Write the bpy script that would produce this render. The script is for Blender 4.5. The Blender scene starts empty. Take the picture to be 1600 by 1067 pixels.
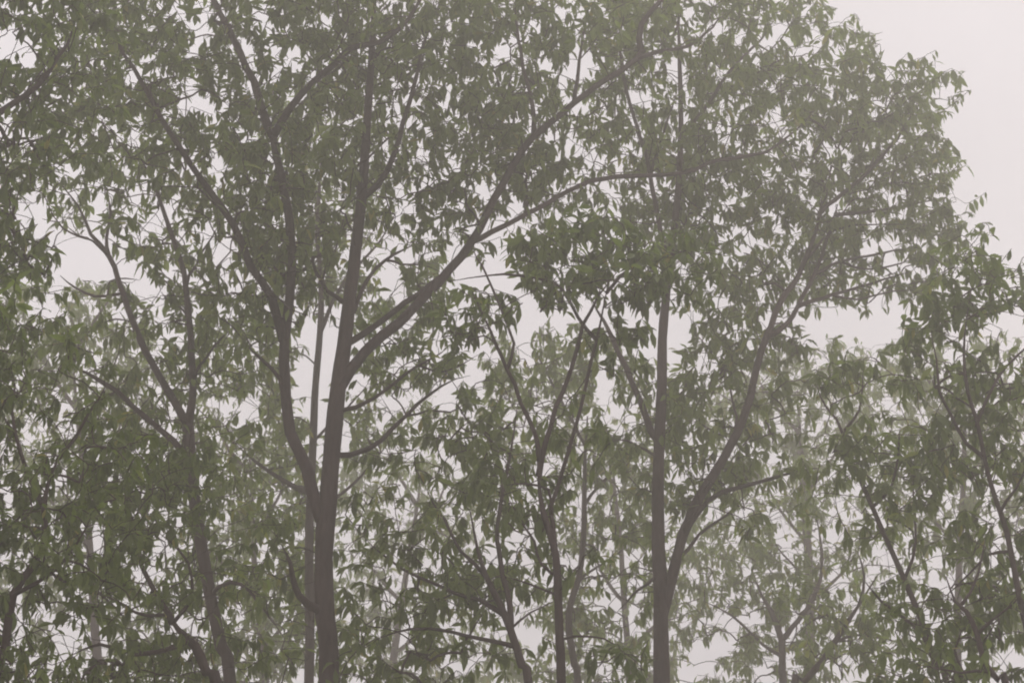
import bpy, math, random
import numpy as np
from mathutils import Matrix, Vector

R = math.radians
rng = np.random.default_rng(11)
random.seed(11)
sc = bpy.context.scene

# ------------------------------------------------------------------ camera
HFOV, PITCH, CAMZ = R(32.0), R(20.0), 1.6
W, H = 1600.0, 1067.0
F = (W / 2) / math.tan(HFOV / 2)
cam = bpy.data.cameras.new('camera')
cam.sensor_width = 36.0
cam.lens = 18.0 / math.tan(HFOV / 2)
cam.clip_start, cam.clip_end = 0.1, 2000
camo = bpy.data.objects.new('camera', cam)
camo.location = (0, 0, CAMZ)
camo.rotation_euler = (R(90) + PITCH, 0, 0)
sc.collection.objects.link(camo)
sc.camera = camo

# ------------------------------------------------------------------ overcast sky
SUN_EL, SUN_AZ = R(55), R(20)          # azimuth measured from +Y towards +X
world = bpy.data.worlds.new('World')
sc.world = world
world.use_nodes = True
nt = world.node_tree
nt.nodes.clear()
out = nt.nodes.new('ShaderNodeOutputWorld')
bg = nt.nodes.new('ShaderNodeBackground')
sky = nt.nodes.new('ShaderNodeTexSky')
sky.sky_type = 'NISHITA'
sky.sun_disc = False
sky.sun_elevation = SUN_EL
sky.sun_rotation = SUN_AZ
sky.dust_density = 6.0
SKY_STRENGTH = 0.1
bg.inputs['Strength'].default_value = SKY_STRENGTH
# the cloud deck: even pale cover over nearly all of the blue, slightly mottled
tc = nt.nodes.new('ShaderNodeTexCoord')
ns = nt.nodes.new('ShaderNodeTexNoise')
ns.inputs['Scale'].default_value = 2.2
ns.inputs['Detail'].default_value = 5
ns.inputs['Roughness'].default_value = 0.5
ramp = nt.nodes.new('ShaderNodeMapRange')
ramp.inputs['From Min'].default_value = 0.3
ramp.inputs['From Max'].default_value = 0.7
ramp.inputs['To Min'].default_value = 7.0
ramp.inputs['To Max'].default_value = 8.8
tint = nt.nodes.new('ShaderNodeVectorMath'); tint.operation = 'SCALE'
tint.inputs[0].default_value = (1.0, 0.940, 0.972)
mix = nt.nodes.new('ShaderNodeMix'); mix.data_type = 'RGBA'
mix.inputs['Factor'].default_value = 0.97
L = nt.links.new
L(tc.outputs['Generated'], ns.inputs['Vector'])
L(ns.outputs['Fac'], ramp.inputs['Value'])
L(ramp.outputs['Result'], tint.inputs['Scale'])
L(sky.outputs['Color'], mix.inputs['A'])
L(tint.outputs['Vector'], mix.inputs['B'])
L(mix.outputs['Result'], bg.inputs['Color'])
L(bg.outputs['Background'], out.inputs['Surface'])

sun = bpy.data.lights.new('sun', 'SUN')
sun.energy = 1.0
sun.angle = R(25)
sun.color = (1.0, 0.96, 0.92)
suno = bpy.data.objects.new('sun', sun)
sd = Vector((math.sin(SUN_AZ) * math.cos(SUN_EL), math.cos(SUN_AZ) * math.cos(SUN_EL), math.sin(SUN_EL)))
suno.rotation_euler = sd.to_track_quat('Z', 'Y').to_euler()
suno.location = sd * 60
sc.collection.objects.link(suno)

vs = sc.view_settings
vs.view_transform = 'Standard'
vs.look = 'None'
vs.gamma = 1
vs.use_curve_mapping = False
vs.exposure = 0.0

sc.render.engine = 'CYCLES'
cy = sc.cycles
cy.max_bounces = 5
cy.diffuse_bounces = 2
cy.glossy_bounces = 1
cy.transmission_bounces = 3
cy.volume_bounces = 2
cy.transparent_max_bounces = 8
cy.use_denoising = True
cy.filter_width = 2.0
cy.use_adaptive_sampling = True
cy.adaptive_threshold = 0.04
cy.adaptive_min_samples = 24

HAZE_DENSITY, HAZE_G = 0.0138, 0.55

# ------------------------------------------------------------------ pixel <-> place
CP, SP = math.cos(PITCH), math.sin(PITCH)
def at(px, py, D):
    cx, cz = (px - W / 2) / F, (H / 2 - py) / F
    v = np.array((cx, CP - cz * SP, SP + cz * CP))
    v *= D / v[1]
    v[2] += CAMZ
    return v
def proj(P):
    P = np.asarray(P, float)
    x, y, z = P[..., 0], P[..., 1], P[..., 2] - CAMZ
    fw = y * CP + z * SP
    up = -y * SP + z * CP
    return W / 2 + F * x / fw, H / 2 - F * up / fw, fw
def ppm(px, py, D):                     # photo pixels for one metre there
    return F / proj(at(px, py, D))[2]

# ------------------------------------------------------------------ materials
def new_mat(name):
    m = bpy.data.materials.new(name)
    m.use_nodes = True
    m.node_tree.nodes.clear()
    return m, m.node_tree.nodes, m.node_tree.links.new

def bark_material(name, c0, c1):
    m, n, l = new_mat(name)
    o = n.new('ShaderNodeOutputMaterial')
    b = n.new('ShaderNodeBsdfPrincipled')
    b.inputs['Roughness'].default_value = 0.9
    b.inputs['Specular IOR Level'].default_value = 0.2
    t = n.new('ShaderNodeTexCoord')
    mp = n.new('ShaderNodeMapping')
    mp.inputs['Scale'].default_value = (14, 14, 2.5)
    a = n.new('ShaderNodeTexNoise'); a.inputs['Scale'].default_value = 3; a.inputs['Detail'].default_value = 6
    a2 = n.new('ShaderNodeTexNoise'); a2.inputs['Scale'].default_value = 1.3; a2.inputs['Detail'].default_value = 3
    mx = n.new('ShaderNodeMix'); mx.data_type = 'RGBA'
    mx.inputs['A'].default_value = (*c0, 1); mx.inputs['B'].default_value = (*c1, 1)
    ad = n.new('ShaderNodeMath'); ad.operation = 'MULTIPLY_ADD'
    ad.inputs[1].default_value = 0.6
    bp = n.new('ShaderNodeBump'); bp.inputs['Strength'].default_value = 0.7; bp.inputs['Distance'].default_value = 0.02
    l(t.outputs['Object'], mp.inputs['Vector'])
    l(mp.outputs['Vector'], a.inputs['Vector'])
    l(t.outputs['Object'], a2.inputs['Vector'])
    l(a.outputs['Fac'], ad.inputs[0])
    l(a2.outputs['Fac'], ad.inputs[2])
    sb = n.new('ShaderNodeMapRange'); sb.inputs['From Min'].default_value = 0.45; sb.inputs['From Max'].default_value = 1.1
    l(ad.outputs[0], sb.inputs['Value'])
    l(sb.outputs['Result'], mx.inputs['Factor'])
    l(mx.outputs['Result'], b.inputs['Base Color'])
    l(a.outputs['Fac'], bp.inputs['Height'])
    l(bp.outputs['Normal'], b.inputs['Normal'])
    l(b.outputs[0], o.inputs['Surface'])
    return m

def leaf_material(name, dark, light, old, trans):
    m, n, l = new_mat(name)
    o = n.new('ShaderNodeOutputMaterial')
    b = n.new('ShaderNodeBsdfPrincipled')
    b.inputs['Roughness'].default_value = 0.55
    b.inputs['Specular IOR Level'].default_value = 0.3
    tr = n.new('ShaderNodeBsdfTranslucent')
    ms = n.new('ShaderNodeMixShader'); ms.inputs[0].default_value = trans
    at_ = n.new('ShaderNodeAttribute'); at_.attribute_name = 'tint'
    rp = n.new('ShaderNodeValToRGB')
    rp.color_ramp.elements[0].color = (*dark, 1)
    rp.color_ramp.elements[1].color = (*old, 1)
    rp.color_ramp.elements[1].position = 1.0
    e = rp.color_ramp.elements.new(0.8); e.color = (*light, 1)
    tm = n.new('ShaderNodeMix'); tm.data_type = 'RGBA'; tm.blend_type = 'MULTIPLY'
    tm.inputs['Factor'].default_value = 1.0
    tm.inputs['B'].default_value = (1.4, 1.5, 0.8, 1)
    l(at_.outputs['Fac'], rp.inputs['Fac'])
    l(rp.outputs['Color'], b.inputs['Base Color'])
    l(rp.outputs['Color'], tm.inputs['A'])
    l(tm.outputs['Result'], tr.inputs['Color'])
    l(b.outputs[0], ms.inputs[1])
    l(tr.outputs[0], ms.inputs[2])
    l(ms.outputs[0], o.inputs['Surface'])
    return m

BARK = bark_material('grey_brown_bark', (0.022, 0.0145, 0.014), (0.088, 0.061, 0.057))
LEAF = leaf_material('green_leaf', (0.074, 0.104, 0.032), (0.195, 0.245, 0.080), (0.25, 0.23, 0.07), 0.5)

# ------------------------------------------------------------------ object helpers
def mesh_obj(name, verts, faces, mat, parent=None, smooth=True):
    me = bpy.data.meshes.new(name)
    me.from_pydata(verts, [], faces)
    if smooth:
        me.polygons.foreach_set('use_smooth', [True] * len(me.polygons))
    me.materials.append(mat)
    o = bpy.data.objects.new(name, me)
    sc.collection.objects.link(o)
    if parent is not None:
        o.parent = parent
    return o

def spline(pts, rad, step=0.16):
    """Catmull-Rom through 3D points, resampled; returns points and radii."""
    pts = np.asarray(pts, float); rad = np.asarray(rad, float)
    P = np.vstack([2 * pts[0] - pts[1], pts, 2 * pts[-1] - pts[-2]])
    o, r = [], []
    for i in range(len(pts) - 1):
        n = max(2, int(np.linalg.norm(pts[i + 1] - pts[i]) / step))
        for k in range(n):
            t = k / n
            a, b, c, d = P[i], P[i + 1], P[i + 2], P[i + 3]
            o.append(0.5 * (2 * b + (c - a) * t + (2 * a - 5 * b + 4 * c - d) * t * t + (3 * b - a - 3 * c + d) * t ** 3))
            r.append(rad[i] * (1 - t) + rad[i + 1] * t)
    o.append(pts[-1]); r.append(rad[-1])
    return np.array(o), np.array(r)

def tube(pts, rad, sides, wob=0.0, seed=0):
    g = np.random.default_rng(seed)
    n = len(pts)
    tan = np.gradient(pts, axis=0)
    tan /= np.linalg.norm(tan, axis=1)[:, None] + 1e-9
    ref = np.array((0.0, 1.0, 0.0)) if abs(tan[0][1]) < 0.9 else np.array((1.0, 0, 0))
    V = []
    ang = np.linspace(0, 2 * math.pi, sides, endpoint=False)
    lump = g.normal(0, wob, (n, sides)) if wob else np.zeros((n, sides))
    ridge = g.normal(0, wob * 1.2, sides) if wob else np.zeros(sides)
    for i in range(n):
        u = ref - tan[i] * ref.dot(tan[i]); u /= np.linalg.norm(u) + 1e-9
        v = np.cross(tan[i], u)
        ref = u
        rr = rad[i] * (1 + lump[i] + ridge)
        V.append(pts[i] + np.outer(np.cos(ang) * rr, u) + np.outer(np.sin(ang) * rr, v))
    V = np.vstack(V)
    Fc = []
    for i in range(n - 1):
        a, b = i * sides, (i + 1) * sides
        for k in range(sides):
            k2 = (k + 1) % sides
            Fc.append((a + k, a + k2, b + k2, b + k))
    Fc.append(tuple(range((n - 1) * sides, n * sides)))
    Fc.append(tuple(range(sides - 1, -1, -1)))
    return V, Fc

# ------------------------------------------------------------------ the leaf
def unit_leaf(width, curl, fold, bend):
    st = [(0.23, 0.60 * width), (0.48, width), (0.77, 0.66 * width)]
    def mid(t):
        return (bend * math.sin(t * 2.6), t * (1 - 0.12 * curl * t), -curl * t * t)
    V = [mid(0.0)]
    for t, w in st:
        x, y, z = mid(t)
        V += [(x - w, y, z + fold * w), (x, y, z), (x + w, y, z + fold * w)]
    V.append(mid(1.0))
    Fc = [(0, 2, 1), (0, 3, 2)]
    for a, b in ((1, 4), (4, 7)):
        Fc += [(a, a + 1, b + 1, b), (a + 1, a + 2, b + 2, b + 1)]
    Fc += [(7, 8, 10), (8, 9, 10)]
    return np.array(V), Fc
UNITS = [unit_leaf(0.15, 0.22, 0.35, 0.03), unit_leaf(0.17, 0.35, 0.5, -0.04), unit_leaf(0.13, 0.12, 0.3, 0.05), unit_leaf(0.175, 0.28, 0.2, -0.02)]
NV = len(UNITS[0][0])
TINTS = [0.15, 0.4, 0.6, 0.85]
LEAF_MESH = {}
for ui, (uv, uf) in enumerate(UNITS):
    for ti, tv in enumerate(TINTS):
        me = bpy.data.meshes.new('leaf')
        me.from_pydata(uv.tolist(), [], uf)
        me.polygons.foreach_set('use_smooth', [True] * len(me.polygons))
        at_ = me.attributes.new('tint', 'FLOAT', 'POINT')
        at_.data.foreach_set('value', [tv] * NV)
        me.materials.append(LEAF)
        LEAF_MESH[ui, ti] = me

# ------------------------------------------------------------------ how open the canopy is (share of sky, tenths, over a 36 x 24 grid of the view)
SKYMAP_ROWS = """
0 1 0 0 1 1 4 4 3 3 0 0|1 3 3 3 1 2 4 3 1 0 1 3|2 1 1 4 6 8 9 9 9 9 9 9
4 1 0 1 1 0 2 4 4 2 4 3|2 2 3 5 1 5 3 3 4 1 1 1|4 2 5 3 5 4 3 7 9 9 9 9
1 1 3 1 5 3 3 4 3 5 4 2|3 3 3 3 0 1 3 5 4 1 3 4|4 3 3 2 2 1 0 3 5 5 9 9
2 3 0 3 1 4 3 4 2 1 0 1|2 4 2 3 2 1 1 3 4 3 4 3|2 5 2 3 3 1 1 2 3 4 9 9
5 5 0 3 2 2 2 1 1 0 0 0|3 1 3 3 1 2 1 2 3 3 3 4|1 3 3 1 1 2 0 2 2 4 8 9
3 3 3 2 4 3 4 4 1 1 2 1|1 2 4 3 1 2 1 1 6 2 3 3|1 2 3 1 2 2 1 2 2 5 8 9
2 3 5 3 3 5 4 3 0 1 2 4|2 1 4 3 5 1 3 3 5 3 3 3|3 3 1 3 3 3 1 2 3 5 8 9
4 6 6 4 3 5 2 3 2 1 3 3|1 4 4 4 4 5 4 5 2 1 0 2|5 3 2 4 3 3 1 2 2 4 6 9
3 1 6 7 5 4 5 5 3 1 2 3|2 5 5 5 4 5 2 2 2 1 1 1|2 2 4 4 3 2 3 4 4 3 4 9
3 1 4 6 5 4 5 3 4 1 1 4|2 7 5 4 4 4 2 1 2 2 1 1|4 1 3 2 2 3 4 5 5 4 2 3
2 4 4 7 3 3 5 3 2 2 2 4|3 5 4 3 4 5 5 4 1 1 1 2|3 3 4 2 4 4 4 4 4 1 3 3
1 1 1 2 3 2 4 3 4 3 4 6|4 3 3 3 2 5 8 5 2 4 4 1|5 5 3 3 4 4 6 5 2 2 5 7
0 0 2 2 2 2 3 4 4 1 4 6|3 2 5 4 3 4 3 4 3 5 4 3|5 4 2 1 4 3 4 4 2 3 3 5
3 3 2 3 1 3 2 4 3 1 4 5|5 4 5 6 5 3 3 3 3 4 3 1|2 2 2 1 2 2 3 4 4 2 2 4
2 3 3 1 1 1 1 3 7 2 3 6|5 4 6 4 2 3 4 3 3 6 4 1|2 2 2 3 2 1 2 3 2 1 2 3
4 3 2 1 1 1 0 3 4 1 3 5|4 3 4 4 2 2 2 2 4 2 2 1|1 2 2 2 4 2 1 2 1 3 2 3
2 1 1 0 1 1 0 1 0 3 3 1|3 5 4 3 4 3 3 4 3 2 2 4|3 3 2 4 3 2 3 3 2 1 1 1
2 2 3 3 1 3 3 1 1 3 1 1|4 4 3 2 1 1 1 4 4 3 2 4|3 2 4 3 2 4 3 3 4 3 3 3
3 1 4 3 1 3 2 4 3 2 2 2|5 3 4 4 3 3 5 4 4 4 3 5|4 5 4 4 3 3 3 2 2 3 4 3
1 3 3 4 2 4 3 1 2 3 2 3|2 3 3 3 3 4 3 4 4 4 3 2|3 4 3 6 3 4 3 4 3 1 4 2
1 2 2 3 3 2 3 4 2 3 1 1|3 4 4 3 3 2 2 3 3 5 4 2|3 3 2 4 2 3 3 5 5 5 1 3
2 3 3 1 1 2 4 3 3 4 3 3|3 5 6 3 2 2 3 3 3 6 4 2|5 3 5 3 4 3 3 3 4 3 2 3
2 5 6 4 2 2 5 3 3 2 3 3|4 3 4 2 2 2 4 3 2 3 3 4|5 3 4 4 4 4 4 4 4 3 1 1
2 1 3 2 1 2 3 3 3 3 3 3|3 2 2 3 2 2 3 3 2 2 1 3|6 4 5 4 3 4 4 4 2 3 2 5
"""
LEVEL = np.array([0.0, 0.03, 0.065, 0.12, 0.22, 0.38, 0.57, 0.80, 0.95, 1.0])
SKYMAP = LEVEL[np.array([[int(c) for c in r.replace('|', ' ').split()] for r in SKYMAP_ROWS.strip().splitlines()])]
GH, GW = SKYMAP.shape
CELL = 2.0                               # fine grid, photo pixels
MARG = 320.0
RW, RH = int((W + 2 * MARG) / CELL), int((H + 2 * MARG) / CELL)
_gx = (np.arange(RW) + 0.5) * CELL - MARG
_gy = (np.arange(RH) + 0.5) * CELL - MARG
def _bil(ax, n, size):
    u = np.clip(ax / size * n - 0.5, 0, n - 1.001)
    i = u.astype(int)
    return i, u - i
_ix, _fx = _bil(_gx, GW, W)
_iy, _fy = _bil(_gy, GH, H)
TARGET = ((SKYMAP[_iy][:, _ix] * (1 - _fx) + SKYMAP[_iy][:, _ix + 1] * _fx) * (1 - _fy)[:, None]
          + (SKYMAP[_iy + 1][:, _ix] * (1 - _fx) + SKYMAP[_iy + 1][:, _ix + 1] * _fx) * _fy[:, None])
def field(sx, sy):
    nx_, ny_ = int(RW * CELL / sx) + 3, int(RH * CELL / sy) + 3
    gq = rng.normal(0, 1, (ny_, nx_))
    u = np.arange(RW) * CELL / sx; v = np.arange(RH) * CELL / sy
    i, j = u.astype(int), v.astype(int)
    fu, fv = u - i, v - j
    fu, fv = fu * fu * (3 - 2 * fu), (fv * fv * (3 - 2 * fv))[:, None]
    return (gq[j][:, i] * (1 - fu) + gq[j][:, i + 1] * fu) * (1 - fv) + (gq[j + 1][:, i] * (1 - fu) + gq[j + 1][:, i + 1] * fu) * fv
NF = 0.75 * field(28, 34) + field(12, 19) + 0.9 * field(6, 11)
_srt = np.sort(NF.ravel()[::7])
NF = np.searchsorted(_srt, NF) / len(_srt)
HOLE = NF < TARGET                       # where light breaks through between the clumps
COVER = np.zeros((RH, RW), bool)
BLK = 14                                 # block of fine cells over which openness is compared
BH, BW = RH // BLK + 1, RW // BLK + 1
BCOV = np.zeros((BH, BW))
_bt = np.zeros((BH * BLK, BW * BLK)); _bt[:RH, :RW] = HOLE
_bt[RH:, :] = _bt[RH - 1:RH, :]; _bt[:, RW:] = _bt[:, RW - 1:RW]
BTGT = 1 - _bt.reshape(BH, BLK, BW, BLK).mean((1, 3))
_SA = np.array([(t, s) for t in np.linspace(0.17, 0.97, 11) for s in (-0.9, -0.45, 0, 0.45, 0.9)])
_SW = np.array([0.1, 0.4, 0.75, 0.93, 1.0, 0.97, 0.86, 0.70, 0.5, 0.3, 0.1]).repeat(5)

# ------------------------------------------------------------------ trees
TREES = []
class Tree:
    def __init__(self, name, D, label, leaf=0.15, group=None, quota=80):
        self.name, self.D, self.label, self.leaf, self.group, self.quota = name, D, label, leaf * 0.80, group, quota
        self.tone = 0.52 if D > 17 else 0.27 if D <= 11.5 else 0.40   # mist layering put into the leaf colour: near trees darker, far ones paler
        self.limbs = []      # (kind, pts3d, radii)
        self.blobs = []
        TREES.append(self)
    def trunk(self, px, w0, w1, depth_end=0.0, power=1.0):
        D = self.D
        n = len(px)
        pts = [at(x, y, D + depth_end * i / max(1, n - 1)) for i, (x, y) in enumerate(px)]
        wd = w0 + (w1 - w0) * np.linspace(0, 1, n) ** power
        rad = [wd[i] / 2 / ppm(px[i][0], px[i][1], D) for i in range(n)]
        low = pts[0]                      # down to the ground, with a root flare
        lean = (pts[1] - pts[0]) / max(0.3, pts[1][2] - pts[0][2]) * 0.35
        foot = []
        for z, k in ((-0.25, 1.9), (0.12, 1.55), (0.5, 1.22), (1.3, 1.1)):
            if z < low[2] - 0.4:
                dz = low[2] - z
                p = low - lean * dz * 0.6
                p[2] = z
                foot.append((p, rad[0] * k))
        P, r = spline([f[0] for f in foot] + pts, [f[1] for f in foot] + rad)
        u = np.linspace(0, 1, len(r))
        if w1 < 12:
            r = r * np.clip(1 - (u - 0.88) / 0.12 * 0.7, 0.3, 1)
        self.limbs.append(('trunk', P, r))
        self.root = np.array((P[0][0], P[0][1], 0.0))
        return self
    def limb(self, px, w0, w1, depth=0.0):
        """a limb traced bottom to top; it leaves the wood it starts on and drifts in depth by DEPTH metres"""
        allp = np.vstack([l[1] for l in self.limbs])
        ax, ay, _ = proj(allp)
        k = int(np.argmin((ax - px[0][0]) ** 2 + (ay - px[0][1]) ** 2))
        D0 = allp[k][1]
        n = len(px)
        pts = [at(x, y, D0 + depth * (i / max(1, n - 1)) ** 1.2) for i, (x, y) in enumerate(px)]
        wd = np.linspace(w0, w1, n)
        rad = [wd[i] / 2 / ppm(px[i][0], px[i][1], D0) for i in range(n)]
        if np.linalg.norm(allp[k] - pts[0]) < 1.0:
            pts[0] = allp[k]
        rad[0] *= 1.15
        P, r = spline(pts, rad, 0.14)
        g = np.random.default_rng(int(abs(px[0][0] * 7 + px[0][1])))
        jit = np.stack([np.interp(np.arange(len(P)), np.arange(0, len(P) + 5, 5), g.normal(0, 0.016, len(range(0, len(P) + 5, 5)))) for _ in range(3)], 1) + g.normal(0, 0.004, P.shape)
        jit[0] = 0
        u = np.linspace(0, 1, len(r))
        if w1 < 8.5:
            r = r * np.clip(1 - (u - 0.72) / 0.28 * 0.72, 0.28, 1)
        self.limbs.append(('limb', P + jit, r))
        return self
    def blob(self, *bl):
        """crown masses: centre x, y, half width, half height (photo pixels at the tree's distance), depth offset, half depth"""
        for b in bl:
            b = tuple(b) + (0.0, 1.2)[len(b) - 4:]
            self.blobs.append(b)
        return self

# main forked tree
t = Tree('forest_tree', 13.0, 'tall thick-trunked tree with a long limb sweeping up to the upper right', 0.15, quota=300)
t.trunk([(515, 1090), (508, 960), (506, 870), (513, 780), (521, 680), (528, 610), (538, 540), (546, 470), (556, 390), (565, 310), (572, 220), (578, 130), (583, 40), (588, -60), (596, -170)], 32, 4, 1.0, 1.4)
t.limb([(508, 805), (480, 735), (452, 675), (444, 590), (449, 500), (455, 420), (452, 350), (438, 275), (427, 215)], 20, 13, 0.5)
t.limb([(427, 220), (398, 130), (365, 65), (332, 5), (300, -70), (280, -140)], 13, 6, 0.5)
t.limb([(429, 220), (452, 170), (490, 130), (525, 100), (548, 78), (590, 68), (625, 45), (655, 5), (690, -60)], 13, 6, -0.3)
t.limb([(446, 520), (428, 465), (392, 415), (365, 350), (330, 300), (290, 245), (255, 190), (222, 130), (180, 60), (140, -10)], 14, 5, -0.7)
t.limb([(528, 605), (568, 548), (622, 503), (668, 458), (703, 420), (738, 378), (772, 312), (800, 258), (832, 214), (880, 176), (935, 132), (985, 100), (1002, 82)], 19, 8.6, 1.2)
t.limb([(1000, 84), (1003, 40), (1030, 5), (1060, -50), (1080, -120)], 10, 5, 0.5)
t.limb([(990, 95), (1040, 78), (1090, 60), (1130, 20)], 7, 4, 0.8)
t.limb([(542, 545), (585, 507), (630, 470), (672, 442), (700, 424)], 11, 9, 0.5)
t.limb([(732, 384), (770, 360), (820, 338), (872, 312), (925, 288), (985, 276), (1063, 270), (1125, 248), (1195, 238), (1240, 208), (1272, 175)], 9, 5.5, 2.2)
t.limb([(830, 216), (830, 165), (815, 105), (806, 40), (804, -40)], 8, 4, 0.2)
t.limb([(896, 165), (905, 110), (912, 60), (925, 0)], 6, 3, 0.6)
t.limb([(534, 650), (585, 622), (635, 585), (670, 565), (700, 548)], 7, 3, -0.3)
t.limb([(528, 725), (578, 698), (636, 652), (690, 604), (735, 590)], 9, 3, 0.8)
t.limb([(552, 490), (570, 440), (600, 408), (625, 392), (658, 375)], 8, 3, 0.7)
t.limb([(566, 320), (600, 268), (622, 215), (648, 130), (664, 70), (690, 0)], 11, 4, 0.6)
t.limb([(546, 480), (520, 462), (503, 440), (488, 400), (470, 350)], 8, 4, 0.4)
t.limb([(503, 442), (517, 412), (530, 385), (545, 330)], 4, 3, 0.2)
t.limb([(508, 965), (480, 942), (463, 916), (456, 880), (440, 850)], 15, 5, -0.5)
t.limb([(452, 640), (436, 590), (410, 560), (385, 530)], 8, 4, -0.4)
t.limb([(655, 572), (688, 584), (716, 576), (748, 556)], 4, 2, 0.3)
t.limb([(640, 650), (668, 640), (704, 644), (730, 632)], 4, 2, -0.3)
t.limb([(600, 405), (628, 418), (662, 415), (690, 425)], 4, 2, 0.5)
t.blob((480, 120, 260, 330), (330, 200, 220, 260, -0.4), (690, 120, 190, 260, 0.4), (860, 110, 190, 210, 0.8), (760, 260, 120, 110, 0.5),
       (400, 400, 110, 150, -0.3), (1090, 100, 160, 200, 2.0), (1260, 200, 190, 160, 3.2), (620, 440, 80, 90, 0.4), (500, 330, 130, 150), (640, 570, 80, 60), (420, 870, 70, 70, -0.4), (200, 130, 140, 170, -0.5))

# slim trunk right behind it
t = Tree('forest_tree', 17.5, 'slim pale trunk rising close behind the thick trunk of the sweeping-limbed tree', 0.15, quota=60)
t.trunk([(482, 1090), (484, 960), (483, 860), (485, 770), (489, 690), (493, 600), (500, 520), (502, 440), (496, 370), (500, 280), (510, 190)], 15, 6, 0.6)
t.limb([(488, 690), (510, 665), (540, 640), (575, 600)], 5, 3, 0.4)
t.limb([(500, 520), (520, 470), (545, 430), (590, 380), (620, 330)], 7, 3, 0.6)
t.limb([(484, 780), (440, 745), (405, 720), (370, 690)], 9, 4, 0.2)
t.limb([(484, 800), (540, 770), (580, 730), (610, 690)], 6, 3, 0.4)
t.blob((520, 300, 120, 170), (600, 420, 90, 110), (590, 660, 80, 90), (400, 700, 90, 100), (440, 880, 70, 130), (380, 560, 80, 80))

# Y-forked tree at the left
t = Tree('forest_tree', 14.0, 'slender tree whose trunk splits into a clean Y against the gap of sky', 0.15, quota=200)
t.trunk([(362, 1090), (345, 1010), (328, 930), (314, 850), (302, 770), (296, 700), (294, 665)], 19, 17)
t.limb([(293, 672), (272, 622), (242, 566), (212, 505), (186, 440), (170, 402), (140, 368), (118, 320), (92, 285)], 13, 5, 0.7)
t.limb([(297, 670), (306, 620), (303, 560), (298, 500), (289, 430), (274, 380), (257, 330), (240, 285), (215, 240)], 12, 5, 0.9)
t.limb([(184, 470), (150, 460), (120, 448), (95, 430)], 5, 3, 0.3)
t.limb([(171, 402), (168, 370), (172, 330), (165, 290)], 6, 3, 0.3)
t.limb([(168, 400), (148, 378), (128, 372), (100, 350)], 4, 2, -0.3)
t.limb([(292, 440), (310, 410), (318, 385), (340, 350)], 5, 3, 0.2)
t.limb([(296, 500), (280, 480), (262, 468), (250, 455)], 4, 2, 0.3)
t.limb([(300, 720), (268, 690), (232, 655), (185, 612), (140, 585), (100, 570)], 11, 5, -0.6)
t.limb([(300, 600), (320, 560), (345, 530), (372, 505)], 5, 3, 0.4)
t.limb([(330, 910), (365, 906), (390, 912), (410, 940), (428, 970)], 7, 3, -0.4)
t.limb([(142, 372), (115, 364), (92, 346), (70, 340)], 4, 2, 0.3)
t.limb([(158, 462), (172, 440), (200, 432), (222, 436)], 3, 2, 0.4)
t.blob((130, 280, 130, 110, 0.5), (250, 300, 110, 130, 0.6), (240, 440, 60, 60, 0.4), (340, 560, 90, 110), (150, 570, 150, 90, -0.4), (290, 760, 140, 140), (400, 960, 110, 110, -0.3), (300, 960, 120, 110))

# tree standing left of the frame, limb reaching in
t = Tree('forest_tree', 10.0, 'tree at the upper left edge, only its rising limb and leaves in view', 0.13, quota=120)
t.trunk([(-190, 1090), (-185, 900), (-170, 700), (-160, 520), (-150, 380), (-140, 250)], 34, 22)
t.limb([(-150, 290), (-80, 235), (-20, 198), (40, 156), (75, 120), (105, 70), (125, 10)], 14, 6, 0.4)
t.limb([(-142, 260), (-120, 150), (-80, 50), (-40, -60)], 16, 6, -0.3)
t.limb([(-150, 330), (-90, 310), (-30, 330), (20, 360), (50, 400)], 9, 3, 0.2)
t.blob((40, 80, 160, 180), (-80, 60, 150, 200), (30, 250, 120, 100), (30, 360, 70, 70), (-100, 330, 120, 150))

# dark tree low at the left edge
t = Tree('forest_tree', 9.0, 'dark green tree with a curved trunk at the lower left corner', 0.105, quota=150.5)
t.trunk([(-14, 1090), (8, 1010), (20, 930), (50, 885), (70, 840), (69, 795), (78, 745), (105, 690)], 16, 6)
t.limb([(22, 925), (68, 904), (100, 878), (122, 848), (150, 800)], 7, 3, -0.4)
t.limb([(70, 800), (50, 740), (30, 680), (30, 610), (10, 550)], 8, 3, 0.3)
t.limb([(12, 1000), (-30, 940), (-60, 860), (-90, 760)], 10, 4, 0.2)
t.limb([(95, 710), (140, 650), (170, 600)], 6, 3, 0.2)
t.blob((60, 640, 130, 150), (60, 820, 140, 150), (170, 740, 90, 110), (20, 500, 90, 80), (150, 890, 110, 90), (40, 1010, 130, 90), (-90, 760, 110, 220))

# leaning stem between
t = Tree('forest_tree', 11.0, 'leaning dark stem low between the curved trunk and the Y-forked tree', 0.12, quota=120.5)
t.trunk([(345, 1110), (322, 1050), (305, 1010), (280, 985), (262, 960)], 17, 11)
t.limb([(268, 970), (245, 930), (225, 880), (215, 820), (195, 760)], 10, 4, 0.2)
t.limb([(275, 975), (290, 935), (292, 900), (275, 860), (245, 830)], 6, 3, -0.3)
t.limb([(300, 1000), (270, 1010), (215, 1025), (160, 1010), (110, 1030)], 9, 4, -0.3)
t.limb([(262, 965), (220, 955), (170, 935), (120, 930)], 6, 3, 0.3)
t.blob((210, 820, 130, 120), (250, 900, 130, 110), (170, 1020, 140, 80), (300, 1030, 120, 70), (250, 690, 110, 90))

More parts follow.
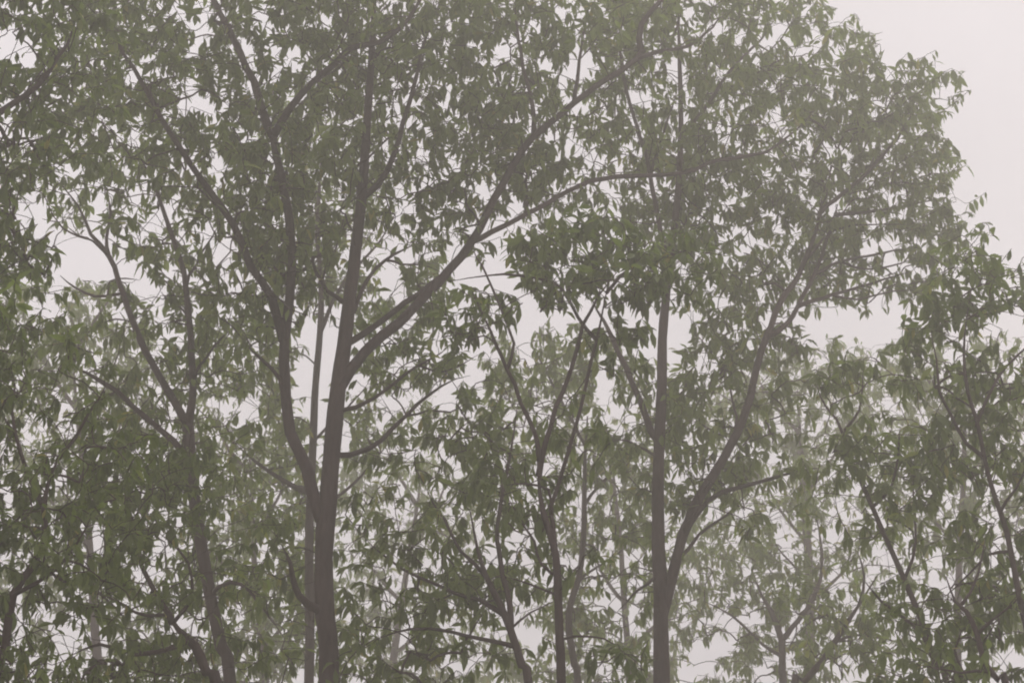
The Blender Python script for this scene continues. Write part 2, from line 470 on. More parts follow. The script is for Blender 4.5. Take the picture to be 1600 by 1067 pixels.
# dark thin multi-stemmed tree in the middle
t = Tree('forest_tree', 11.0, 'thin dark tree in the middle with stems fanning out in a V', 0.14, quota=250)
t.trunk([(878, 1095), (875, 1000), (872, 930), (869, 870), (860, 835), (849, 800), (843, 765), (840, 720)], 15, 8)
t.limb([(842, 735), (853, 690), (870, 630), (893, 570), (915, 505), (938, 465), (970, 425)], 9, 4, 0.2)
t.limb([(840, 725), (832, 680), (812, 630), (792, 580), (775, 535), (758, 498), (738, 455)], 8, 4, -0.2)
t.limb([(870, 865), (867, 815), (863, 785), (880, 730), (900, 670), (918, 600), (932, 530), (938, 480), (945, 430)], 8, 4, 0.3)
t.limb([(866, 905), (846, 880), (835, 850), (812, 808), (800, 780)], 5, 3, -0.2)
t.limb([(925, 545), (905, 500), (880, 460), (850, 442), (805, 432), (760, 430), (700, 438)], 6, 3, -0.3)
t.limb([(795, 580), (800, 540), (780, 490), (750, 420), (738, 390)], 5, 3, 0.2)
t.limb([(940, 450), (985, 420), (1040, 400), (1090, 380)], 5, 3, 0.2)
t.limb([(872, 930), (830, 915), (790, 905)], 4, 2, 0.2)
t.limb([(863, 800), (855, 760), (820, 755), (790, 760)], 5, 3, -0.2)
t.limb([(874, 1010), (910, 995), (945, 998), (985, 1015)], 4, 2, -0.2)
t.blob((985, 400, 120, 70, 0.1, 0.8), (1060, 420, 60, 60, 0.1, 0.6), (880, 400, 70, 60, 0, 0.6), (745, 490, 60, 40, -0.1, 0.5), (840, 470, 60, 30, -0.2, 0.4), (820, 765, 90, 50, 0, 0.7), (880, 690, 80, 70, 0, 0.6), (960, 550, 60, 50, 0, 0.5), (950, 1020, 90, 60, -0.1, 0.6), (910, 880, 50, 40, 0, 0.5))

# hazy wavy stem next to it
t = Tree('forest_tree', 18.5, 'pale wavy stem just to the side of the thin dark V-stemmed tree', 0.15, quota=60)
t.trunk([(905, 1095), (898, 1040), (889, 985), (891, 945), (904, 905), (911, 850), (913, 790), (914, 720), (918, 650)], 12, 7)
t.limb([(912, 800), (935, 760), (965, 730), (985, 690)], 5, 3, 0.3)
t.limb([(914, 700), (890, 650), (860, 600), (830, 540)], 5, 3, 0.4)
t.limb([(904, 905), (945, 880), (985, 850)], 4, 2, 0.3)
t.blob((930, 620, 110, 90), (950, 780, 100, 110), (850, 590, 100, 90), (970, 900, 80, 90), (920, 1000, 90, 80))

# leaning double stem in the lower middle
t = Tree('forest_tree', 13.0, 'leaning tree in the lower middle with two stems rising from one bent trunk', 0.15, quota=150)
t.trunk([(830, 1100), (815, 1040), (797, 983), (780, 942), (760, 902), (746, 858), (735, 800)], 15, 7)
t.limb([(797, 985), (799, 945), (789, 908), (781, 868), (781, 820), (790, 760), (805, 690), (812, 630)], 10, 5, 0.7)
t.limb([(790, 960), (750, 940), (705, 925), (650, 900), (600, 870), (560, 830)], 8, 3, 0.5)
t.limb([(805, 1010), (760, 1005), (700, 990), (640, 985), (590, 1000)], 7, 3, -0.4)
t.limb([(760, 900), (720, 860), (690, 810), (660, 760)], 7, 3, 0.3)
t.limb([(797, 980), (830, 955), (870, 935)], 4, 2, 0.3)
t.blob((720, 800, 130, 130), (640, 760, 100, 110, 0.4), (640, 900, 110, 80), (730, 960, 120, 90), (790, 680, 90, 110, 0.5), (700, 660, 90, 80, 0.6), (600, 1020, 120, 70))

# straight tree right of the middle
t = Tree('forest_tree', 15.0, 'straight upright trunk with a heavy limb leaving low and rising to the right crown', 0.165, quota=300)
t.trunk([(1034, 1095), (1033, 1000), (1032, 930), (1029, 860), (1028, 780), (1030, 690), (1034, 610), (1035, 530), (1042, 450), (1052, 370), (1060, 290), (1064, 200), (1062, 100), (1060, 0), (1064, -90)], 28, 4, 1.0)
t.limb([(1042, 960), (1056, 880), (1073, 815), (1108, 745), (1140, 692), (1166, 636), (1180, 580), (1197, 528), (1220, 470), (1248, 430), (1272, 370), (1282, 320), (1300, 260)], 17, 6, 1.8)
t.limb([(1205, 525), (1232, 505), (1250, 480), (1274, 430), (1292, 370), (1310, 320)], 9, 5, 0.9)
t.limb([(1248, 484), (1300, 460), (1366, 441), (1426, 424)], 7, 3, 0.5)
t.limb([(1272, 425), (1314, 406), (1370, 394), (1428, 380)], 6, 3, 0.9)
t.limb([(1285, 330), (1330, 290), (1380, 240), (1420, 190), (1440, 150)], 7, 3, 0.8)
t.limb([(1300, 340), (1360, 330), (1420, 320), (1480, 310)], 6, 3, 0.6)
t.limb([(1030, 690), (1012, 650), (990, 602), (966, 552), (945, 505), (925, 470)], 12, 6, 0.6)
t.limb([(1066, 835), (1100, 784), (1150, 763), (1216, 745), (1275, 735)], 8, 4, -0.4)
t.limb([(1058, 868), (1090, 835), (1135, 802), (1170, 770)], 6, 3, 0.5)
t.limb([(1046, 430), (1030, 350), (1020, 295), (1008, 235), (992, 180), (974, 108), (960, 35), (950, -40)], 8, 4, 0.6)
t.limb([(1016, 270), (1030, 230), (1045, 185), (1060, 140)], 5, 3, -0.4)
t.limb([(1030, 720), (1005, 705), (975, 690), (955, 690)], 5, 3, -0.3)
t.limb([(1062, 230), (1100, 170), (1140, 110), (1190, 60), (1220, 20)], 7, 3, 1.0)
t.limb([(1140, 700), (1150, 650), (1140, 600), (1150, 560)], 5, 3, 0.4)
t.limb([(1032, 890), (990, 925), (960, 960)], 5, 3, -0.3)
t.limb([(1300, 460), (1342, 468), (1396, 455), (1446, 452)], 4, 2, 0.4)
t.limb([(1312, 408), (1350, 421), (1396, 414), (1432, 402)], 4, 2, -0.4)
t.limb([(1262, 400), (1300, 362), (1352, 352), (1420, 350)], 4, 2, 0.5)
t.blob((1010, 170, 140, 170, 0.4), (1130, 330, 130, 120, 0.8), (1210, 130, 150, 140, 1.2), (1350, 180, 160, 150, 1.9), (1400, 300, 130, 110, 2.0), (1270, 300, 130, 130, 1.7), (1330, 420, 130, 60, 2.0), (1160, 490, 90, 80, 1.1), (1440, 400, 80, 60, 2.1),
       (1140, 600, 100, 80, 0.8), (1090, 690, 110, 100), (980, 640, 80, 90), (1160, 780, 110, 80), (990, 900, 90, 90), (1240, 610, 110, 80, 1.6), (1110, 240, 110, 110, 0.6))

# right edge tree
t = Tree('forest_tree', 11.5, 'thin forked tree at the right edge, its leafy top against open sky', 0.14, quota=200)
t.trunk([(1632, 1095), (1612, 1010), (1597, 950), (1585, 890), (1574, 835), (1563, 800), (1550, 762), (1538, 715), (1527, 660), (1512, 612), (1506, 555), (1510, 500), (1520, 440)], 11, 4)
t.limb([(1535, 710), (1514, 694), (1490, 650), (1474, 616), (1470, 565), (1462, 520)], 7, 3, -0.2)
t.limb([(1529, 660), (1550, 604), (1574, 572), (1604, 540), (1640, 500)], 5, 3, 0.3)
t.limb([(1578, 850), (1545, 870), (1510, 905), (1475, 940)], 5, 3, 0.4)
t.limb([(1600, 960), (1630, 900), (1660, 820)], 8, 4, 0.3)
t.limb([(1563, 800), (1590, 760), (1615, 700)], 5, 3, -0.3)
t.blob((1530, 430, 80, 70), (1590, 440, 60, 60), (1470, 520, 70, 60), (1510, 580, 80, 60), (1590, 650, 110, 110), (1500, 700, 90, 90), (1570, 820, 100, 110), (1620, 950, 90, 120), (1490, 620, 60, 60))

# lower right trees
t = Tree('forest_tree', 22.0, 'hazy forked trunk low at the right, splitting just above the bottom edge', 0.16, quota=60)
t.trunk([(1226, 1100), (1222, 1050), (1221, 1000), (1205, 955), (1190, 930), (1175, 890)], 13, 6)
t.limb([(1222, 1005), (1236, 978), (1264, 940), (1280, 905), (1282, 860), (1275, 800)], 9, 4, 0.6)
t.limb([(1222, 1020), (1190, 1005), (1140, 960), (1100, 940)], 6, 3, -0.5)
t.limb([(1240, 905), (1225, 870), (1205, 845)], 4, 2, 0.3)
t.blob((1170, 870, 100, 100), (1270, 820, 100, 110), (1130, 960, 100, 90), (1200, 1010, 110, 80), (1290, 920, 80, 80))

t = Tree('forest_tree', 17.2, 'slanting bare stem low at the right, leaning up from the bottom edge', 0.15, quota=60.5)
t.trunk([(1235, 1100), (1256, 1065), (1287, 1030), (1320, 978), (1342, 945), (1370, 900)], 13, 6)
t.limb([(1300, 1010), (1340, 995), (1385, 1002), (1420, 1015)], 4, 2, 0.4)
t.limb([(1342, 945), (1350, 900), (1340, 860)], 5, 3, 0.3)
t.limb([(1320, 980), (1290, 960), (1250, 985)], 4, 2, 0.4)
t.blob((1350, 890, 100, 100), (1300, 960, 90, 80), (1370, 1010, 90, 70))

t = Tree('forest_tree', 12.5, 'long thin stem slanting up to the left through the leaves at the right', 0.14, quota=150.5)
t.trunk([(1490, 1100), (1462, 1040), (1443, 978), (1413, 905), (1386, 845), (1363, 792), (1340, 740), (1326, 705), (1320, 672)], 10, 6)
t.limb([(1322, 685), (1308, 655), (1293, 634), (1280, 600)], 5, 3, 0.3)
t.limb([(1322, 680), (1335, 650), (1345, 620), (1350, 570)], 5, 3, 0.3)
t.limb([(1455, 1025), (1420, 972), (1376, 938), (1350, 905)], 6, 3, -0.4)
t.limb([(1410, 900), (1425, 850), (1422, 790), (1420, 730)], 5, 3, 0.4)
t.limb([(1363, 792), (1390, 760), (1400, 710), (1405, 670)], 5, 3, 0.2)
t.blob((1350, 650, 100, 90), (1400, 760, 110, 100), (1320, 760, 80, 80), (1420, 880, 90, 90), (1430, 680, 90, 90), (1430, 1000, 80, 80))

t = Tree('forest_tree', 10.5, 'dark curved stem at the lower right corner', 0.13, quota=100.5)
t.trunk([(1580, 1100), (1560, 1062), (1538, 1035), (1527, 990), (1510, 955), (1492, 938), (1478, 900)], 12, 5)
t.limb([(1527, 995), (1560, 960), (1590, 925)], 5, 3, -0.3)
t.limb([(1550, 1055), (1500, 1050), (1440, 1040)], 5, 3, -0.2)
t.limb([(1500, 945), (1530, 890), (1540, 840)], 5, 3, 0.3)
t.blob((1520, 900, 100, 90), (1560, 1000, 100, 90), (1460, 970, 80, 80), (1480, 1050, 90, 60))

# far hazy trees behind
FAR = 'hazy trees far behind'
def far_tree(D, label, px, w0, w1, limbs, blobs, leaf=0.17):
    t = Tree('forest_tree', D, label, leaf, FAR, quota=25)
    t.trunk(px, w0, w1)
    for lp in limbs:
        t.limb(lp, 6, 3, 0.4)
    t.blob(*blobs)
far_tree(27.5, 'broad hazy upright trunk seen far behind the slanting stem low at the right', [(1268, 1100), (1266, 1000), (1266, 940), (1262, 850), (1255, 760), (1250, 680), (1246, 610)], 18, 7,
         [[(1262, 850), (1220, 800), (1190, 740)], [(1256, 770), (1300, 720), (1330, 650)], [(1250, 680), (1215, 640), (1180, 590)], [(1266, 950), (1310, 900), (1350, 850)]],
         [(1250, 620, 140, 70, 0, 1.8), (1180, 650, 90, 90, 0, 1.5), (1320, 640, 110, 100, 0, 1.8), (1230, 780, 120, 110, 0, 1.8), (1340, 870, 80, 80), (1380, 600, 80, 60)])
far_tree(28.5, 'faint tree far behind the sky gaps between the thick trunk and the leaning double stem', [(610, 1100), (616, 1020), (628, 940), (640, 860), (652, 790), (660, 720)], 13, 5,
         [[(628, 940), (590, 900), (565, 860)], [(640, 860), (680, 800), (700, 740)], [(616, 1020), (665, 985), (705, 950)], [(652, 790), (620, 740), (600, 690)]],
         [(650, 700, 90, 80, 0, 1.5), (600, 870, 80, 90, 0, 1.5), (690, 780, 90, 90, 0, 1.5), (650, 1010, 120, 80, 0, 1.5), (570, 740, 60, 70)])
far_tree(26.5, 'faint tree far behind the V-stemmed tree and the straight trunk', [(985, 1100), (982, 1020), (975, 940), (970, 850), (960, 760), (955, 680)], 12, 5,
         [[(975, 940), (940, 890), (920, 830)], [(970, 850), (1005, 800), (1010, 740)], [(982, 1020), (1020, 980), (1070, 960)], [(960, 760), (920, 700), (880, 650)]],
         [(930, 690, 110, 80, 0, 1.5), (850, 640, 90, 80, 0, 1.5), (960, 860, 80, 90, 0, 1.5), (1090, 900, 90, 90, 0, 1.5), (1090, 1020, 90, 70), (860, 1000, 90, 80), (980, 1000, 90, 80)])
far_tree(24.0, 'faint tree far behind the trunk of the Y-forked tree at the lower left', [(415, 1100), (410, 1010), (400, 920), (395, 830), (392, 740), (385, 660)], 13, 5,
         [[(400, 920), (350, 880), (310, 850)], [(395, 830), (430, 780), (450, 720)], [(392, 740), (350, 690), (330, 640)], [(410, 1010), (450, 970), (470, 920)]],
         [(380, 670, 90, 90, 0, 1.5), (330, 840, 90, 90, 0, 1.5), (430, 800, 70, 90, 0, 1.5), (440, 960, 90, 90, 0, 1.5), (350, 1030, 90, 70), (220, 980, 110, 80), (90, 920, 110, 90)])
far_tree(22.5, 'faint tree far back at the left, pale leaves above the dark corner tree', [(150, 1100), (148, 980), (140, 860), (132, 750), (120, 640), (112, 540)], 15, 5,
         [[(132, 750), (180, 690), (200, 620)], [(120, 640), (80, 580), (50, 520)], [(140, 860), (90, 800), (60, 760)], [(112, 560), (150, 500), (180, 460)]],
         [(110, 520, 120, 80, 0, 1.5), (180, 600, 90, 90, 0, 1.5), (50, 520, 90, 80, 0, 1.5), (60, 720, 110, 110, 0, 1.5)])
far_tree(23.5, 'faint tree far back at the right edge behind the thin forked tree', [(1500, 1100), (1497, 980), (1500, 860), (1506, 750), (1508, 660), (1515, 580)], 14, 5,
         [[(1506, 750), (1550, 690), (1580, 630)], [(1500, 860), (1450, 800), (1420, 740)], [(1497, 980), (1550, 920), (1590, 860)], [(1508, 660), (1460, 610), (1430, 560)]],
         [(1540, 600, 120, 80, 0, 1.5), (1430, 620, 90, 90, 0, 1.5), (1580, 740, 90, 110, 0, 1.5), (1440, 760, 90, 90, 0, 1.5), (1540, 880, 120, 110, 0, 1.5), (1580, 1020, 90, 70)])

# ------------------------------------------------------------------ wood that stays clear of leaves on the near side
WOODZ = np.full((RH, RW), 1e9)
for tr in TREES:
    if tr.group or tr.quota in (150.5, 120.5, 100.5, 60.5):     # stems that leaves grow across
        continue
    for kind, P, r in tr.limbs:
        for i in range(len(P) - 1):
            for f in np.linspace(0, 1, 8, endpoint=False):
                p = P[i] * (1 - f) + P[i + 1] * f
                x, y, z = proj(p)
                wpx = (r[i] * (1 - f) + r[i + 1] * f) * F / z
                if wpx < 2.4 or z < 1:
                    continue
                a0, a1 = int((x - wpx + MARG) / CELL), int((x + wpx + MARG) / CELL) + 1
                b0, b1 = int((y - 3 + MARG) / CELL), int((y + 3 + MARG) / CELL) + 1
                if a1 <= 0 or b1 <= 0 or a0 >= RW or b0 >= RH:
                    continue
                a0, b0 = max(a0, 0), max(b0, 0)
                WOODZ[b0:b1, a0:a1] = np.minimum(WOODZ[b0:b1, a0:a1], z)
for x0, y0, x1, y1 in ((985, 330, 1110, 480), (240, 700, 345, 850), (-320, 150, 0, 1400), (1030, 60, 1100, 235), (560, -320, 600, 60)):   # wood hidden behind leaves there
    WOODZ[int((y0 + MARG) / CELL):int((y1 + MARG) / CELL), int((x0 + MARG) / CELL):int((x1 + MARG) / CELL)] = 1e9

# ------------------------------------------------------------------ sprays of leaves
def make_spray(c, size, sdir, g):
    """a twig end with drooping leaves: base points, leaf axes, normals, lengths"""
    n = g.integers(11, 20)
    t = np.concatenate([g.uniform(0.0, 0.65, n - 6), g.uniform(0.78, 0.9, 6)])
    tw = sdir * size * 1.9
    base = c + (t - 0.5)[:, None] * tw
    az = g.uniform(0, 2 * math.pi) + np.arange(n) * 2.4 + g.normal(0, 0.3, n)
    rad = np.stack([np.cos(az), np.sin(az), np.zeros(n)], 1)
    ax = rad * g.uniform(0.35, 1.0, n)[:, None] + sdir * 0.25
    ax[:, 2] -= g.uniform(-0.15, 1.7, n)
    ax /= np.linalg.norm(ax, axis=1)[:, None]
    up = np.tile(np.array((0, 0, 1.0)), (n, 1)) + rad * 0.6 + g.normal(0, 0.45, (n, 3))
    nn = up - ax * (up * ax).sum(1)[:, None]
    nn /= np.linalg.norm(nn, axis=1)[:, None]
    ln = size * g.uniform(0.55, 1.25, n)
    return base, ax, nn, ln

def samples(base, ax, nn, ln):
    side = np.cross(ax, nn)
    t, s = _SA[:, 0], _SA[:, 1]
    P = base[:, None] + ax[:, None] * (t[None, :, None] * ln[:, None, None]) + side[:, None] * ((s * _SW * 0.15)[None, :, None] * ln[:, None, None]) \
        - nn[:, None] * ((0.24 * t * t)[None, :, None] * ln[:, None, None])
    return P

cands = []
for ti, tr in enumerate(TREES):
    k = ppm(800, 533, tr.D)
    for bx, by, rx, ry, dd, hd in tr.blobs:
        sp = tr.leaf * k * 1.9
        n = int(math.pi * rx * ry / (sp * sp) * 9.5) + 8
        cands += [(ti, bx, by, rx, ry, dd, hd)] * n
order = rng.permutation(len(cands))
trees_sprays = [[] for _ in TREES]
n_acc = 0
for oi in order:
    ti, bx, by, rx, ry, dd, hd = cands[oi]
    tr = TREES[ti]
    while True:
        u = rng.uniform(-1, 1, 3)
        if u.dot(u) <= 1: break
    c = at(bx + u[0] * rx * 1.1, by + u[1] * ry * 1.1, tr.D + dd + 0.35 * hd + u[2] * hd)
    qx, qy, _ = proj(c)
    qx, qy = int((qx + MARG) / CELL) // BLK, int((qy + MARG) / CELL) // BLK
    if not (0 <= qx < BW and 0 <= qy < BH) or (BTGT[qy, qx] - BCOV[qy, qx] <= 0.02 and rng.uniform() > 0.25):
        continue
    sd_ = np.array((u[0] + rng.normal(0, 0.5), 0.5 * u[2] + rng.normal(0, 0.5), 0.35 + rng.normal(0, 0.35)))
    sd_ /= np.linalg.norm(sd_)
    size = tr.leaf * rng.uniform(0.85, 1.15)
    base, ax, nn, ln = make_spray(c, size, sd_, rng)
    P = samples(base, ax, nn, ln)
    X, Y, Z = proj(P)
    ix = ((X + MARG) / CELL).astype(int); iy = ((Y + MARG) / CELL).astype(int)
    ok = (ix >= 0) & (ix < RW) & (iy >= 0) & (iy < RH)
    if not ok.any():
        continue
    ixc, iyc = np.clip(ix, 0, RW - 1), np.clip(iy, 0, RH - 1)
    tg = HOLE[iyc, ixc].mean(1)                           # how far each leaf would hang into a gap
    keep = rng.uniform(0, 1, len(tg)) > np.clip((tg - 0.22) * 3.2, 0, 0.96)
    front = ((Z < WOODZ[iyc, ixc]) & (WOODZ[iyc, ixc] < 1e8)).mean(1)
    keep &= ~((front > 0.08) & (rng.uniform(0, 1, len(tg)) < 0.96))
    if keep.sum() < 4:
        continue
    fx, fy = ixc[keep].ravel(), iyc[keep].ravel()
    need = (BTGT[fy // BLK, fx // BLK] - BCOV[fy // BLK, fx // BLK]).mean()
    if need <= 0.03 and not (BTGT[fy // BLK, fx // BLK].mean() > 0.93 and rng.uniform() < 0.10):
        continue
    m = ok[keep].ravel()
    COVER[fy[m], fx[m]] = True
    b0x, b1x, b0y, b1y = fx.min() // BLK, fx.max() // BLK, fy.min() // BLK, fy.max() // BLK
    sub = COVER[b0y * BLK:(b1y + 1) * BLK, b0x * BLK:(b1x + 1) * BLK].astype(float)
    hh, ww = sub.shape
    pad = np.zeros(((b1y - b0y + 1) * BLK, (b1x - b0x + 1) * BLK)); pad[:hh, :ww] = sub
    BCOV[b0y:b1y + 1, b0x:b1x + 1] = pad.reshape(b1y - b0y + 1, BLK, b1x - b0x + 1, BLK).mean((1, 3))
    trees_sprays[ti].append((c, sd_, size, base[keep], ax[keep], nn[keep], ln[keep]))
    n_acc += 1

# ------------------------------------------------------------------ which leaves show most (depth test over a fine grid)
all_leaf = []
for ti, sp in enumerate(trees_sprays):
    if not sp:
        all_leaf.append(None); continue
    B = np.vstack([s[3] for s in sp]); A = np.vstack([s[4] for s in sp]); N = np.vstack([s[5] for s in sp]); Ln = np.concatenate([s[6] for s in sp])
    all_leaf.append((B, A, N, Ln))
ZW, ZH = 800, 534
ZB = np.full(ZW * ZH, 1e9)
proj_cache = []
for al in all_leaf:
    if al is None:
        proj_cache.append(None); continue
    X, Y, Z = proj(samples(*al))
    inside = (X > 0) & (X < W) & (Y > 0) & (Y < H)
    idx = np.clip((Y / 2).astype(int), 0, ZH - 1) * ZW + np.clip((X / 2).astype(int), 0, ZW - 1)
    np.minimum.at(ZB, idx[inside], Z[inside])
    proj_cache.append((idx, inside, Z))

# ------------------------------------------------------------------ build the trees
def grow_twigs(tr, sprays, g):
    """join every spray to the nearest wood; returns tube verts and faces"""
    nodes = [tuple(p) for _, P, r in tr.limbs for p in P[3:]]
    nrad = [x for _, P, r in tr.limbs for x in r[3:]]
    base_n = len(nodes)
    cap = base_n + len(sprays) * 6 + 10
    NP = np.zeros((cap, 3)); NP[:base_n] = nodes
    cnt = base_n
    D0 = [np.min(((NP[:base_n] - s[0]) ** 2).sum(1)) for s in sprays]
    chains = []
    load = np.zeros(cap)
    parent = np.full(cap, -1)
    for k in np.argsort(D0):
        c, sd_, size, lb = sprays[k][:4]
        tl = (lb - c) @ sd_                                # the twig reaches only as far as its leaves
        start = c + sd_ * (tl.min() - 0.02)
        mid_ = c + sd_ * (0.5 * tl.min() + 0.5 * tl.max()) + g.normal(0, 0.008, 3)
        end = c + sd_ * (tl.max() + 0.004)
        d = np.linalg.norm(NP[:cnt] - start, axis=1)
        cost = d + np.clip(NP[:cnt, 2] - start[2], 0, None) * 0.6 + np.where(np.arange(cnt) < base_n, 0.0, 0.03)
        j = int(np.argmin(cost))
        p0 = NP[j].copy()
        ln = np.linalg.norm(start - p0)
        m1 = p0 * 0.62 + start * 0.38 + g.normal(0, 0.04 * ln, 3); m1[2] += 0.10 * ln
        m2 = p0 * 0.28 + start * 0.72 + g.normal(0, 0.035 * ln, 3); m2[2] += 0.06 * ln
        ids = [j]
        for p in (m1, m2, start, mid_, end):
            NP[cnt] = p; parent[cnt] = ids[-1]; ids.append(cnt); cnt += 1
        chains.append(ids)
    for ids in chains:
        q = ids[-1]
        while q >= base_n:
            load[q] += 1; q = parent[q]
    rr = 0.0014 + 0.0019 * np.power(np.maximum(load, 0), 0.5) * (tr.leaf / 0.15)
    ch = np.array(chains)
    P = NP[ch]                                            # (n, 6, 3)
    r = rr[ch].copy()
    nr = np.array(nrad + [1.0])
    r[:, 0] = np.minimum(r[:, 1] * 1.15, np.where(ch[:, 0] < base_n, nr[np.minimum(ch[:, 0], base_n)], rr[ch[:, 0]]))
    E = np.concatenate([2 * P[:, :1] - P[:, 1:2], P, 2 * P[:, -1:] - P[:, -2:-1]], 1)
    cols, rads = [], []
    for q in range(6):
        cols.append(P[:, q]); rads.append(r[:, q])
        if q < 3:                                         # a rounded bend between the long spans
            cols.append((-E[:, q] + 9 * E[:, q + 1] + 9 * E[:, q + 2] - E[:, q + 3]) / 16); rads.append((r[:, q] + r[:, q + 1]) / 2)
    P = np.stack(cols, 1); r = np.stack(rads, 1)
    n, m_ = P.shape[:2]
    T = np.gradient(P, axis=1); T /= np.linalg.norm(T, axis=2)[..., None] + 1e-9
    ref = np.where((np.abs(T[..., 1:2]) < 0.85), np.array((0.0, 1.0, 0.0)), np.array((1.0, 0, 0)))
    ref = np.where((np.abs(T[:, m_ // 2, 1]) < 0.8)[:, None, None], np.array((0.0, 1.0, 0.0)), np.array((1.0, 0, 0))) * np.ones_like(ref)
    U = ref - T * (ref * T).sum(2)[..., None]; U /= np.linalg.norm(U, axis=2)[..., None] + 1e-9
    Wv = np.cross(T, U)
    ang = np.arange(3) * 2 * math.pi / 3
    V = P[:, :, None] + r[:, :, None, None] * (np.cos(ang)[None, None, :, None] * U[:, :, None] + np.sin(ang)[None, None, :, None] * Wv[:, :, None])
    one = np.array([(a * 3 + k, a * 3 + (k + 1) % 3, (a + 1) * 3 + (k + 1) % 3, (a + 1) * 3 + k) for a in range(m_ - 1) for k in range(3)])
    FF = (one[None] + (np.arange(n) * m_ * 3)[:, None, None]).reshape(-1, 4)
    return V.reshape(-1, 3), FF

tri_total = 0
leaf_objects = 0
for ti, tr in enumerate(TREES):
    g = np.random.default_rng(100 + ti)
    root = bpy.data.objects.new(tr.name, None)
    root.empty_display_size = 0.3
    root.location = tr.root
    sc.collection.objects.link(root)
    root['label'] = tr.label
    root['category'] = 'tree'
    root['group'] = tr.group or 'trees of the misty wood'
    o0 = tr.root
    for li, (kind, P, r) in enumerate(tr.limbs):
        V, Fc = tube(P - o0, r, 12 if kind == 'trunk' else 8, 0.035, ti * 50 + li)
        mesh_obj(kind, V.tolist(), Fc, BARK, root)
    sp = trees_sprays[ti]
    if not sp:
        continue
    V, Fc = grow_twigs(tr, sp, g)
    o = mesh_obj('twigs', (V - o0).tolist(), Fc.tolist(), BARK, root)
    o['kind'] = 'stuff'
    B, A, N, Ln = all_leaf[ti]
    n = len(B)
    var = g.integers(0, len(UNITS), n)
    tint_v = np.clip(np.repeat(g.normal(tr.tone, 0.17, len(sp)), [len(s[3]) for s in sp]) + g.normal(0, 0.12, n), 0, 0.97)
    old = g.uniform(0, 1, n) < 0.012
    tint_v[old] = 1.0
    idx, inside, Z = proj_cache[ti]
    vis = ((Z <= ZB[idx] + 0.02) & inside).mean(1)
    score = vis * (Ln * F / Z.mean(1)) ** 2
    pick = np.argsort(-score)[:int(tr.quota)]
    pick = pick[score[pick] > 0]
    single = np.zeros(n, bool); single[pick] = True
    side = np.cross(A, N)
    Rm = np.stack([side, A, N], 2)                        # columns: leaf x, y, z
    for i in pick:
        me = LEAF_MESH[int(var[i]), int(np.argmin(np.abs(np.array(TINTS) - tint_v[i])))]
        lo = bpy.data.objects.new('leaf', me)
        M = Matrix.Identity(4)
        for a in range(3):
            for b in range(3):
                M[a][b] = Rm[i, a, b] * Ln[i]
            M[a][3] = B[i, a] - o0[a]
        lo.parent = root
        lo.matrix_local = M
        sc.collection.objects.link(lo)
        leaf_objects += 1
    verts, faces, tv = [], [], []
    off = 0
    for u, (uv, uf) in enumerate(UNITS):
        sel = np.where((var == u) & ~single)[0]
        if not len(sel):
            continue
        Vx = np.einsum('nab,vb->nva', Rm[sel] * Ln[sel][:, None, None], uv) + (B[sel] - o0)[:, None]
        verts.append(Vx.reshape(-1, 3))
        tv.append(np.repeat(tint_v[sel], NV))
        faces.append((uf, off, len(sel)))
        off += len(sel) * NV
    Vall = np.vstack(verts)
    me = bpy.data.meshes.new('crown')
    loops, starts, totals = [], [], []
    ls = 0
    for uf, o_, cnt in faces:
        flat = np.concatenate([np.array(f) for f in uf]); tot = np.array([len(f) for f in uf])
        st = np.concatenate([[0], np.cumsum(tot)[:-1]])
        loops.append((flat[None] + (np.arange(cnt) * NV)[:, None] + o_).ravel())
        starts.append((st[None] + (np.arange(cnt) * len(flat))[:, None] + ls).ravel())
        totals.append(np.tile(tot, cnt))
        ls += len(flat) * cnt
    loops = np.concatenate(loops).astype(np.int32); starts = np.concatenate(starts).astype(np.int32); totals = np.concatenate(totals).astype(np.int32)
    me.vertices.add(len(Vall)); me.vertices.foreach_set('co', Vall.astype(np.float32).ravel())
    me.loops.add(len(loops)); me.loops.foreach_set('vertex_index', loops)
    me.polygons.add(len(starts)); me.polygons.foreach_set('loop_start', starts); me.polygons.foreach_set('loop_total', totals)
    me.polygons.foreach_set('use_smooth', np.ones(len(starts), bool))
    a_ = me.attributes.new('tint', 'FLOAT', 'POINT'); a_.data.foreach_set('value', np.concatenate(tv).astype(np.float32))
    me.update(calc_edges=True); me.validate()
    me.materials.append(LEAF)
    co = bpy.data.objects.new('crown', me)
    co['kind'] = 'stuff'
    co.parent = root
    sc.collection.objects.link(co)
    tri_total += len(Vall)

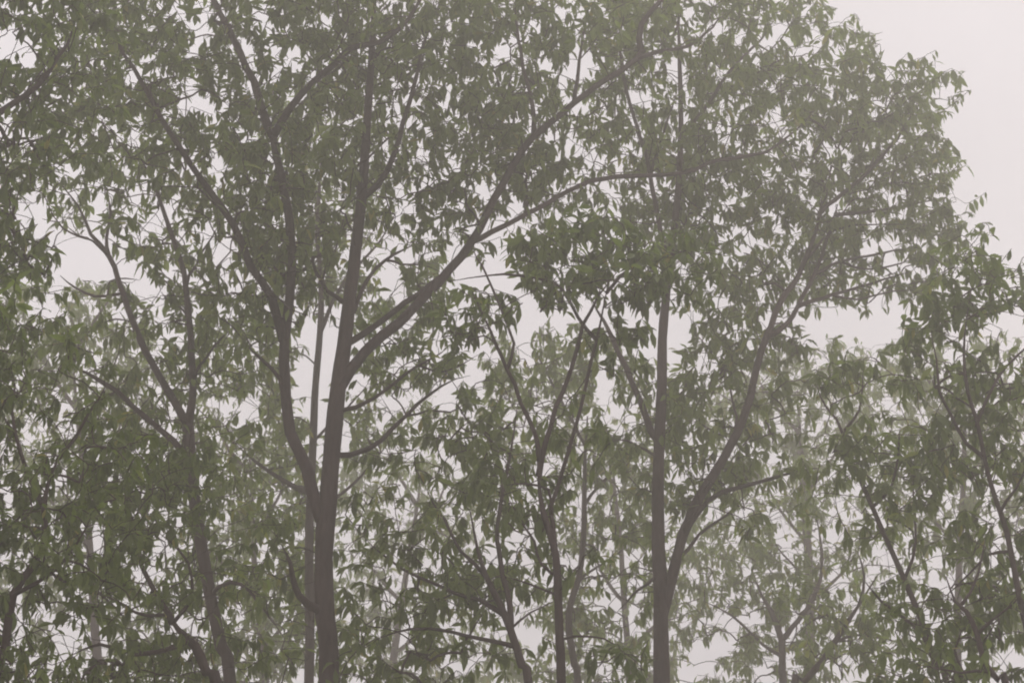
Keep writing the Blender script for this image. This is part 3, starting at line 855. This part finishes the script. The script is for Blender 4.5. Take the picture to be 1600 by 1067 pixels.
# ------------------------------------------------------------------ ground
GX, GY0, GY1 = 34.0, -12.0, 32.5
m, n, l = new_mat('forest_floor')
o = n.new('ShaderNodeOutputMaterial'); b = n.new('ShaderNodeBsdfPrincipled'); b.inputs['Roughness'].default_value = 1
tcn = n.new('ShaderNodeTexCoord')
a = n.new('ShaderNodeTexNoise'); a.inputs['Scale'].default_value = 1.2; a.inputs['Detail'].default_value = 8
r_ = n.new('ShaderNodeValToRGB')
r_.color_ramp.elements[0].color = (0.05, 0.06, 0.025, 1); r_.color_ramp.elements[0].position = 0.35
r_.color_ramp.elements[1].color = (0.13, 0.10, 0.06, 1); r_.color_ramp.elements[1].position = 0.65
l(tcn.outputs['Object'], a.inputs['Vector']); l(a.outputs['Fac'], r_.inputs['Fac'])
l(r_.outputs['Color'], b.inputs['Base Color']); l(b.outputs[0], o.inputs['Surface'])
nx = 60
xs = np.linspace(-GX, GX, nx + 1); ys = np.linspace(GY0, GY1, nx + 1)
V = [(x, y, 0.06 * math.sin(x * 0.7 + 1.3 * math.sin(y * 0.31)) * math.cos(y * 0.53) - 0.02) for y in ys for x in xs]
Fc = [(j * (nx + 1) + i, j * (nx + 1) + i + 1, (j + 1) * (nx + 1) + i + 1, (j + 1) * (nx + 1) + i) for j in range(nx) for i in range(nx)]
gr = mesh_obj('ground', V, Fc, m)
gr['kind'] = 'structure'

# ------------------------------------------------------------------ the misty air
m, n, l = new_mat('mist')
o = n.new('ShaderNodeOutputMaterial')
pv = n.new('ShaderNodeVolumePrincipled')
pv.inputs['Color'].default_value = (1.0, 0.958, 0.895, 1)
pv.inputs['Density'].default_value = HAZE_DENSITY
pv.inputs['Anisotropy'].default_value = HAZE_G
l(pv.outputs[0], o.inputs['Volume'])
top = max(max(p[2] for _, P, r in t.limbs for p in P) for t in TREES)
top = max(top, max(s[0][2] for sp in trees_sprays for s in sp)) + 1.0
x0, x1, y0, y1, z0, z1 = -GX - 1, GX + 1, GY0 - 1, GY1 + 1, -1.2, top
V = [(x0, y0, z0), (x1, y0, z0), (x1, y1, z0), (x0, y1, z0), (x0, y0, z1), (x1, y0, z1), (x1, y1, z1), (x0, y1, z1)]
Fc = [(0, 3, 2, 1), (4, 5, 6, 7), (0, 1, 5, 4), (1, 2, 6, 5), (2, 3, 7, 6), (3, 0, 4, 7)]
hz = mesh_obj('haze', V, Fc, m, smooth=False)
hz['kind'] = 'stuff'
print('sprays', n_acc, 'of', len(cands), 'leaves', sum(len(a[0]) for a in all_leaf if a), 'leaf objects', leaf_objects, 'top', round(top, 1), 'cover', round(float(BCOV[10:32, 10:50].mean()), 3))
